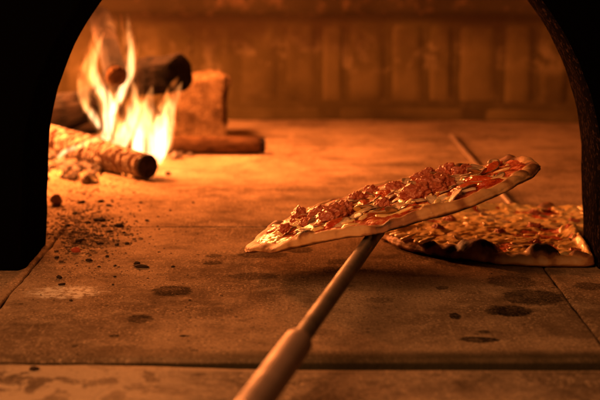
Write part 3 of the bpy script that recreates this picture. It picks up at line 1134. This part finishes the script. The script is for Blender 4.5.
COALS = []
for k in range(5):
    V, Fc = [], []
    add_lump(Vector((0, 0, .35)), 1.0, 3.1 * k + .4, .7)
    me = mesh(V, Fc); me.materials.append(M_COAL); COALS.append(me)
crumbs = [(99.6, 221, 4.2), (119, 226.5, 4), (88, 223, 2.6), (80, 242, 4.5), (59, 278, 3.4), (62, 285, 2.6), (137, 264, 3.2), (147, 221, 2.2), (89, 261, 3.2), (107, 257, 2.4),
          (117, 245, 3), (127, 244, 2.6), (100, 244, 2.4), (57, 258, 2.4), (99, 267, 1.6), (115, 266, 1.8), (173, 267, 1.8), (71, 301, 2.0), (113, 285, 1.4), (115, 277, 1.5),
          (82, 203, 3), (101, 202, 3), (109, 206, 2.6), (141, 203, 1.6), (193, 203, 1.6), (110, 232, 2.2), (96, 236, 2), (68, 226, 2.4), (75, 214, 2.6), (124, 233, 1.8)]
for i, (px, py, r) in enumerate(crumbs):
    p = ground(px, py)
    o = bpy.data.objects.new('charcoal_crumb', COALS[i % 5])
    COL.objects.link(o)
    s_ = r * p.y / F
    o.scale = (s_ * 1.25, s_, s_ * .8); o.rotation_euler = (0, 0, rs.uniform(0, 6.28))
    o.location = p
    tag(o, 'small black charcoal crumb among others scattered on the hearth near the left jamb', 'charcoal', 'charcoal crumbs scattered by the left jamb')
V, Fc = [], []
add_lump(Vector((0, 0, .35)), 1.0, 5.5, .55)
me = mesh(V, Fc); me.materials.append(M_COAL)
o = bpy.data.objects.new('charcoal_flake', me); COL.objects.link(o)
p = ground(141, 267.5); o.location = p; o.scale = (.0085, .004, .004); o.rotation_euler = (0, 0, -.4)
tag(o, 'long flat charcoal flake lying alone right of the scattered crumbs', 'charcoal')
N = NT('red_ember'); nn = N.noise(200, 3, .6)
M_RED = N.bsdf(N.mix(N.ramp(nn, .4, .6), (.10, .02, .01), (.5, .07, .02)), .8, emis=(1, .07, .01), estr=N.ramp(nn, .45, .65, 0, .3))
V, Fc = [], []
add_lump(Vector((0, 0, .4)), 1.0, 8.8, .8)
me = mesh(V, Fc); me.materials.append(M_RED)
o = bpy.data.objects.new('red_ember', me); COL.objects.link(o)
p = ground(76, 252); o.location = p; o.scale = (.0052, .0042, .005)
tag(o, 'small red glowing ember among the black crumbs by the left jamb', 'ember')
V, Fc = [], []
add_lump(Vector((0, 0, .55)), 1.0, 12.2, .95)
me = mesh(V, Fc); me.materials.append(M_CLAY)
o = bpy.data.objects.new('clay_lump', me); COL.objects.link(o)
p = ground(57, 205); o.location = p; o.scale = (.010, .009, .010)
tag(o, 'brown rounded lump on the floor just behind the left jamb', 'lump')
V, Fc = [], []
add_lump(Vector((0, 0, .3)), 1.0, 15.2, .5)
me = mesh(V, Fc); me.materials.append(M_COAL)
o = bpy.data.objects.new('charcoal_chip', me); COL.objects.link(o)
p = ground(34, 368.5); o.location = p + Vector((0, 0, -.0012)); o.scale = (.0052, .0042, .0035)
tag(o, 'dark charcoal chip lying on the front ledge at far left', 'charcoal')

# ------------------------------------------------------------------ flames
def m_flame(name, c0, c1, s0, s1, lo, hi):
    N = NT(name)
    geo = N.n('ShaderNodeNewGeometry').outputs['Position']
    N.co = geo
    gen = N.n('ShaderNodeTexCoord').outputs['Generated']
    gz = N.xyz(gen)['Z']
    n1 = N.noise(1, 3, .6, 1.2, sc=(60, 60, 17))
    k = N.ramp(n1, lo, hi, .05, 1.6)
    col = N.mix(N.ramp(gz, .05, .9), c0, c1)
    st = N.math('MULTIPLY', N.ramp(gz, .0, 1.0, s0, s1), k)
    em = N.n('ShaderNodeEmission')
    N.put(em.inputs['Color'], col)
    N.put(em.inputs['Strength'], st)
    N.t.links.new(em.outputs[0], N.out.inputs['Volume'])
    return N.m
M_CORE = m_flame('flame_core_gas', (1, .58, .28), (1, .38, .10), 210, 70, .38, .62)
M_VEIL = m_flame('flame_gas', (1, .33, .07), (1, .21, .03), 60, 34, .40, .64)
fire = empty('fire', (-.33, 2.36, 0), 'tall yellow and orange flames licking up among the logs', 'fire')
def spine(pts_, Y):
    P = [at(p[0], p[1], Y) for p in pts_]
    Rr = [p[2] * Y / F for p in pts_]
    S, RS = [], []
    n_ = len(P)
    for i in range(n_ - 1):
        a, b_, c, d = P[max(0, i - 1)], P[i], P[i + 1], P[min(n_ - 1, i + 2)]
        for k in range(14):
            t = k / 14
            S.append(.5 * ((2 * b_) + (c - a) * t + (2 * a - 5 * b_ + 4 * c - d) * t * t + (3 * b_ - a - 3 * c + d) * t ** 3))
            tt = t * t * (3 - 2 * t)
            RS.append(Rr[i] * (1 - tt) + Rr[i + 1] * tt)
    S.append(P[-1]); RS.append(Rr[-1])
    return S, RS
def tongue(V, Fc, S, RS, flat, sd, rough=.30):
    seg = 20
    b0 = len(V)
    for j, (c, r) in enumerate(zip(S, RS)):
        tg = (S[min(j + 1, len(S) - 1)] - S[max(j - 1, 0)]).normalized()
        u = tg.cross(Vector((0, 1, 0))).normalized(); w = u.cross(tg)
        if j == 0: r *= .3
        for i in range(seg):
            a = 2 * PI * i / seg
            rr = r * (1 + rough * nz(math.cos(a) * .9 + sd, math.sin(a) * .9, c.z * 24 + sd) + .5 * rough * nz(math.cos(a) * 2 + sd, math.sin(a) * 2, c.z * 60 + sd))
            V.append(c + u * (rr * math.cos(a)) + w * (rr * flat * math.sin(a)) - fire.location)
    for j in range(len(S) - 1):
        for i in range(seg):
            i2 = (i + 1) % seg
            Fc.append((b0 + j * seg + i, b0 + (j + 1) * seg + i, b0 + (j + 1) * seg + i2, b0 + j * seg + i2))
    Fc.append(tuple(b0 + i for i in range(seg))); Fc.append(tuple(reversed([b0 + (len(S) - 1) * seg + i for i in range(seg)])))
rf = random.Random(9)
def flame(pts_, Y, flat=.8, sd=0.0, core=True, wisps=3):
    S, RS = spine(pts_, Y)
    if core:
        V, Fc = [], []
        tongue(V, Fc, S, [r * .78 for r in RS], flat, sd)
        link('flame_core', mesh(V, Fc), M_CORE, fire)
    # the veil of the flame with ragged wisps that leave its sides
    V, Fc = [], []
    tongue(V, Fc, S, [r * 1.12 + .0006 for r in RS], flat, sd + 3, .40)
    link('flame', mesh(V, Fc), M_VEIL, fire)
    V, Fc = [], []
    for k in range(wisps):
        i0 = int(len(S) * rf.uniform(.05, .5)); i1 = min(len(S) - 1, i0 + int(len(S) * rf.uniform(.35, .55)))
        side = rf.choice((-1, 1)); drift = rf.uniform(.3, 1.0)
        SS, RR = [], []
        for q in range(i0, i1 + 1):
            t = (q - i0) / (i1 - i0)
            off = RS[q] * .55 + .010 * drift * t ** 1.5
            SS.append(S[q] + Vector((side * off, rf.uniform(-.0006, .0006) + .006 * t * side, .012 * t)))
            RR.append(max(.0004, (RS[i0] * .55) * math.sin(PI * min(1, .12 + .88 * t)) ** .8))
        tongue(V, Fc, SS, RR, .7, sd + 7 * k, .35)
        link('flame_wisp', mesh(V, Fc), M_VEIL, fire)
        V, Fc = [], []
flame([(150, 160, 7), (157, 140, 11), (165, 116, 10), (175, 98, 5.5), (182, 82, .6)], 2.30, .8, 1)
flame([(138, 154, 8), (142, 132, 11), (146, 112, 10), (150, 98, 5), (152, 86, .6)], 2.34, .8, 2)
flame([(121, 148, 6), (128, 130, 9), (134, 110, 8), (135, 94, 4.5), (132, 80, .6)], 2.36, .8, 3)
flame([(106, 140, 6), (109, 120, 8), (108, 100, 8), (97, 82, 7), (93, 62, 5), (104, 32, .6)], 2.35, .8, 4)
flame([(112, 114, 4), (119, 97, 6), (128, 78, 4.5), (131, 58, 6), (130, 38, 4), (127, 12, .5)], 2.36, .7, 5)
flame([(58, 158, 1.5), (66, 151, 2.6), (84, 144, 2.6), (104, 134, 3.5), (112, 124, 1)], 2.30, .9, 6, wisps=2)
flame([(100, 128, 3), (93, 116, 4.5), (85, 104, 3.5), (82, 92, .5)], 2.40, .8, 7, wisps=2)
flame([(88, 112, 4), (84, 92, 6), (88, 70, 6), (96, 48, 3), (101, 34, .5)], 2.42, .8, 8, core=False)
flame([(108, 44, 2), (109, 34, 5), (112, 24, 5), (110, 10, .5)], 2.55, .6, 9, core=False, wisps=1)
flame([(158, 164, 4), (163, 146, 8), (169, 124, 6), (176, 104, .6)], 2.28, .8, 10)
flame([(114, 152, 5), (118, 140, 8), (122, 128, 6), (121, 116, .6)], 2.33, .8, 11)

# ------------------------------------------------------------------ light
def lamp(name, kind, loc, energy, color, size, rot=None, size_y=None):
    l = bpy.data.lights.new(name, kind)
    l.energy = energy; l.color = color
    if kind == 'AREA':
        l.size = size
        if size_y: l.shape = 'RECTANGLE'; l.size_y = size_y
    else:
        l.shadow_soft_size = size
    o = bpy.data.objects.new(name, l)
    COL.objects.link(o)
    o.location = loc
    if rot: o.rotation_euler = rot
    return o
FC = (1.0, .262, .058)
lamp('fire_light', 'POINT', at(160, 72, 2.52), 9.0, FC, .025)
lamp('fire_light', 'POINT', at(62, 44, 2.52), 17.0, FC, .025)
lamp('fire_light', 'POINT', at(160, -22, 2.52), 27.0, FC, .035)
lamp('fire_light', 'POINT', at(14, 20, 2.32), 26.0, FC, .03)
# warm fill lamp added in front of the oven, out of view
lamp('front_fill', 'AREA', (-.50, .52, .82), 14.0, (1, .365, .115), .75, (math.radians(53), 0, math.radians(-30)))

w = bpy.data.worlds.new('World')
SC.world = w
w.use_nodes = True
w.node_tree.nodes['Background'].inputs[0].default_value = (1, .6, .4, 1)
w.node_tree.nodes['Background'].inputs[1].default_value = .004

# ------------------------------------------------------------------ camera and render
cd = bpy.data.cameras.new('camera')
cd.sensor_width = 36; cd.lens = 90; cd.clip_start = .02; cd.clip_end = 60
cd.dof.use_dof = True
cd.dof.focus_distance = 1.56
cd.dof.aperture_fstop = 6.6
cam = bpy.data.objects.new('camera', cd)
COL.objects.link(cam)
cam.location = (0, 0, H)
cam.rotation_euler = (PI / 2 - PITCH, 0, 0)
SC.camera = cam
SC.view_settings.view_transform = 'Standard'
SC.view_settings.look = 'None'
SC.view_settings.exposure = 0
SC.view_settings.gamma = 1
SC.render.engine = 'CYCLES'
cy = SC.cycles
cy.use_denoising = True
try: cy.denoiser = 'OPENIMAGEDENOISE'
except Exception: pass
cy.max_bounces = 10
cy.diffuse_bounces = 6
cy.glossy_bounces = 4
cy.volume_bounces = 0
cy.sample_clamp_indirect = 3.0
cy.caustics_reflective = False
cy.caustics_refractive = False
cy.volume_step_rate = .7
